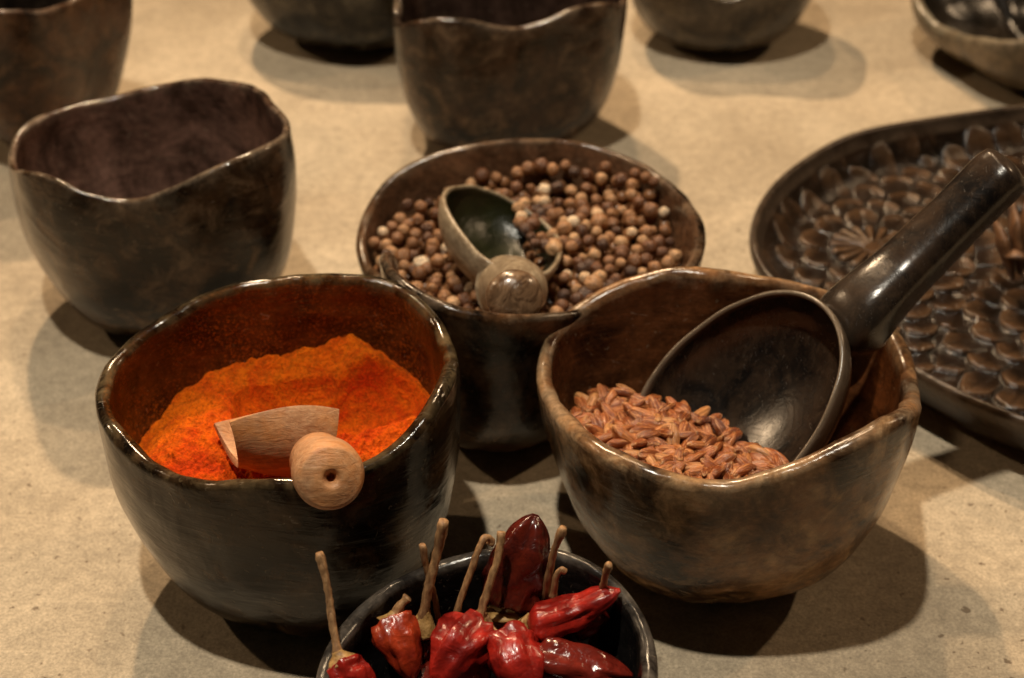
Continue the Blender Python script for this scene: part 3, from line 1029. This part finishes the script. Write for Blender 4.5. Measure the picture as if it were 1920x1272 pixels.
chili('smooth shiny brown red chili at the lower right', [(1002, 1228, .050), (1050, 1240, .050), (1115, 1252, .049), (1186, 1268, .047)], .0078, M_brown, None, .001, None, 12, .5)
chili('bright red ridged chili pointing at the viewer, bottom centre', [(950, 1195, .054), (968, 1230, .054), (1000, 1300, .049)], .0086, M_red,
      [(945, 1198, .053), (925, 1180, .054), (908, 1150, .058)], .0008, ((938, 1192, .053), (955, 1205, .053), .0032), 13, .9)
chili('small orange red chili end low between two pods', [(885, 1245, .046), (895, 1270, .043), (905, 1310, .038)], .0052, M_orange, None, .001, None, 14)

# the layer of chilies that carries the visible ones
for k in range(11):
    a = k*2.4; r1 = .006 + .0042*(k % 5)
    c = np.array([RIM['chili'][0]+r1*math.cos(a), RIM['chili'][1]+r1*math.sin(a), .016+.0022*k])
    d = np.array([math.cos(a+1.3), math.sin(a+1.3), .12*(-1)**k])*.015
    o = empty('dried_chili', tuple(c))
    tag(o, 'dark red chili buried in the lower layer of the small front bowl', 'chili', GC)
    P = spline([c-d, c+[0, 0, .002], c+d], 30)
    t = np.linspace(0, 1, 30)
    V, F = tube(P, .0072*np.minimum(1, (t/.16+.12))**.6*np.maximum(.03, (1-t**3))**.62, 20, .3, 170, .8, 20+k)
    mesh('pod', V, F, [M_dark, M_brown][k % 2], o, tuple(c))

# ---------------------------------------------------------------- carved platter
OUT = np.array([(.1022, .5577), (.1013, .5736), (.103, .5925), (.1096, .6148), (.1217, .6388), (.1378, .6593), (.1586, .6814), (.1738, .6899), (.1914, .6963), (.221, .7058), (.2548, .7154),
                (.30, .722), (.355, .705), (.395, .655), (.405, .58), (.39, .50), (.345, .435), (.285, .405), (.235, .415), (.2, .4415), (.1847, .4551), (.1778, .4583), (.1694, .4651), (.1611, .4738), (.153, .4848), (.135, .505), (.117, .528)])
PC = np.array([.235, .57])
closed = np.vstack([OUT, OUT[:1]])
loop = spline(np.vstack([OUT[-1:], closed, OUT[1:2]]), 3000)
ang = np.unwrap(np.arctan2(loop[:, 1]-PC[1], loop[:, 0]-PC[0])); rad = np.hypot(*(loop-PC).T)
order = np.argsort(ang % (2*math.pi))
na = 900
ph = np.linspace(0, 2*np.pi, na, endpoint=False)
ro = np.interp(ph, (ang % (2*math.pi))[order], rad[order], period=2*math.pi)
k_ = np.ones(31)/31
for _ in range(2): ro = np.convolve(np.concatenate([ro[-15:], ro, ro[:15]]), k_, 'valid')
ROS = [(np.array([.1605, .604]), .0205, 17), (np.array([.232, .545]), .016, 18), (np.array([.262, .648]), .015, 18), (np.array([.31, .56]), .016, 18)]


def relief(x, y):
    """0..1 carving height: rosettes of fine rays inside rings of scale petals"""
    d = [math.hypot(x-c[0], y-c[1])/R for c, R, n in ROS]
    i = int(np.argmin(d)); c, R, n = ROS[i]
    wob = 1 + .06*noise.noise(Vector((x*70, y*70, i)))
    r = d[i]*R*wob; a = math.atan2(y-c[1], x-c[0])
    if r < R*.2: return .8
    if r < R: return (.12 + .88*(1-abs(math.sin(a*n/2))**5))*min(1, (R-r)/(R*.12))
    RW = .0125+.002*i
    k = (r-R)/RW; ring = int(k); f = k-ring
    m = max(6, int(round((R+(ring+.4)*RW)*2*math.pi/.0155)))
    u = (a/(2*math.pi)*m + .5*(ring % 2)) % 1.0
    # overlapping low petals: each rises to a rounded tip, thin dark cuts between them
    w_ = abs(2*u-1)
    fb = 1 - .42*w_**2.2
    if f < fb:
        g = .40 + .60*(f/fb)**1.3
        g *= min(1, (1-w_)/.16+.05) * min(1, (fb-f)/.07+.35)
        g *= .86 + .14*min(1, w_/.18)
    else: g = .30*min(1, (f-fb)/.12)
    return g*(.92+.25*noise.noise(Vector((x*90, y*90, 3))))


rows, rel, worn_lit, lip = [], [], [], []
ts = np.concatenate([np.linspace(.01, .86, 190), np.linspace(.865, .97, 22)])
for t in ts:
    rr_ = ro*t
    x, y = PC[0]+rr_*np.cos(ph), PC[1]+rr_*np.sin(ph)
    e = np.clip((t-.87)/.10, 0, 1)
    z = .0095 + .0165*e**1.6
    fade = np.clip((.965-t)/.04, 0, 1)
    if fade > 0:
        g = np.array([relief(a, b) if (b < .74 and a < .36) else .5 for a, b in zip(x, y)])
    else: g = np.zeros(na)
    rows.append(np.stack([x, y, z + .0034*g*fade], -1)); rel.append(1-fade*(1-np.clip(g*1.5, 0, 1))); worn_lit.append(np.clip((g-.5)/.5, 0, 1)*fade); lip.append(np.full(na, 1. if t > .95 else 0.))
for a in np.linspace(0, math.pi, 8)[1:]:
    rr_ = ro*.97 + .0042*(1-math.cos(a))/2*1.0 + ro*.0
    rows.append(np.stack([PC[0]+rr_*np.cos(ph), PC[1]+rr_*np.sin(ph), np.full(na, .026+.003*math.sin(a))], -1)); rel.append(np.ones(na)); worn_lit.append(np.zeros(na)); lip.append(np.ones(na))
for t, z in ((.985, .020), (.955, .013), (.90, .006), (.83, .001), (.80, .0003), (.4, .0003), (.01, .0003)):
    rr_ = ro*t
    rows.append(np.stack([PC[0]+rr_*np.cos(ph), PC[1]+rr_*np.sin(ph), np.full(na, z)], -1)); rel.append(np.full(na, 1.)); worn_lit.append(np.zeros(na)); lip.append(np.full(na, .5 if z > .015 else 0))
F = grid_faces(len(rows), na, True, True)
F.append(tuple(range(na))); F.append(tuple((len(rows)-1)*na+k for k in range(na))[::-1])
o = mesh('carved_platter', np.concatenate(rows), [f[::-1] for f in F], M_plate, None, (PC[0], PC[1], 0), dict(relief=np.concatenate(rel), worn_lit=np.concatenate(worn_lit), lip=np.concatenate(lip)))
tag(o, 'big dark carved platter with flower and scale relief on the right', 'platter')

# dried leafy pod lying on the platter at the right edge
c0 = at(1915, 520, .02)
pod = empty('dried_seed_pod', tuple(c0))
tag(pod, 'brown dried pod with pointed husks lying on the carved platter', 'seed pod')
for k, (tip, w) in enumerate([((1862, 412, .040), .006), ((1895, 375, .048), .0065), ((1925, 372, .05), .007), ((1880, 480, .03), .006), ((1950, 400, .045), .007)]):
    A, B = c0 + np.array([.003*k-.004, 0, .002*k]), at(*tip)
    mid = (A+B)/2 + np.array([-.002, -.004, .005])
    P = spline([A, mid, B], 26)
    R = w*np.sin(np.linspace(.35, math.pi, 26))**.8 + .0003
    V, F = tube(P, R, 14, .3, 160, .35, k)
    mesh('husk', V, F, M_leaf, pod, tuple(A))
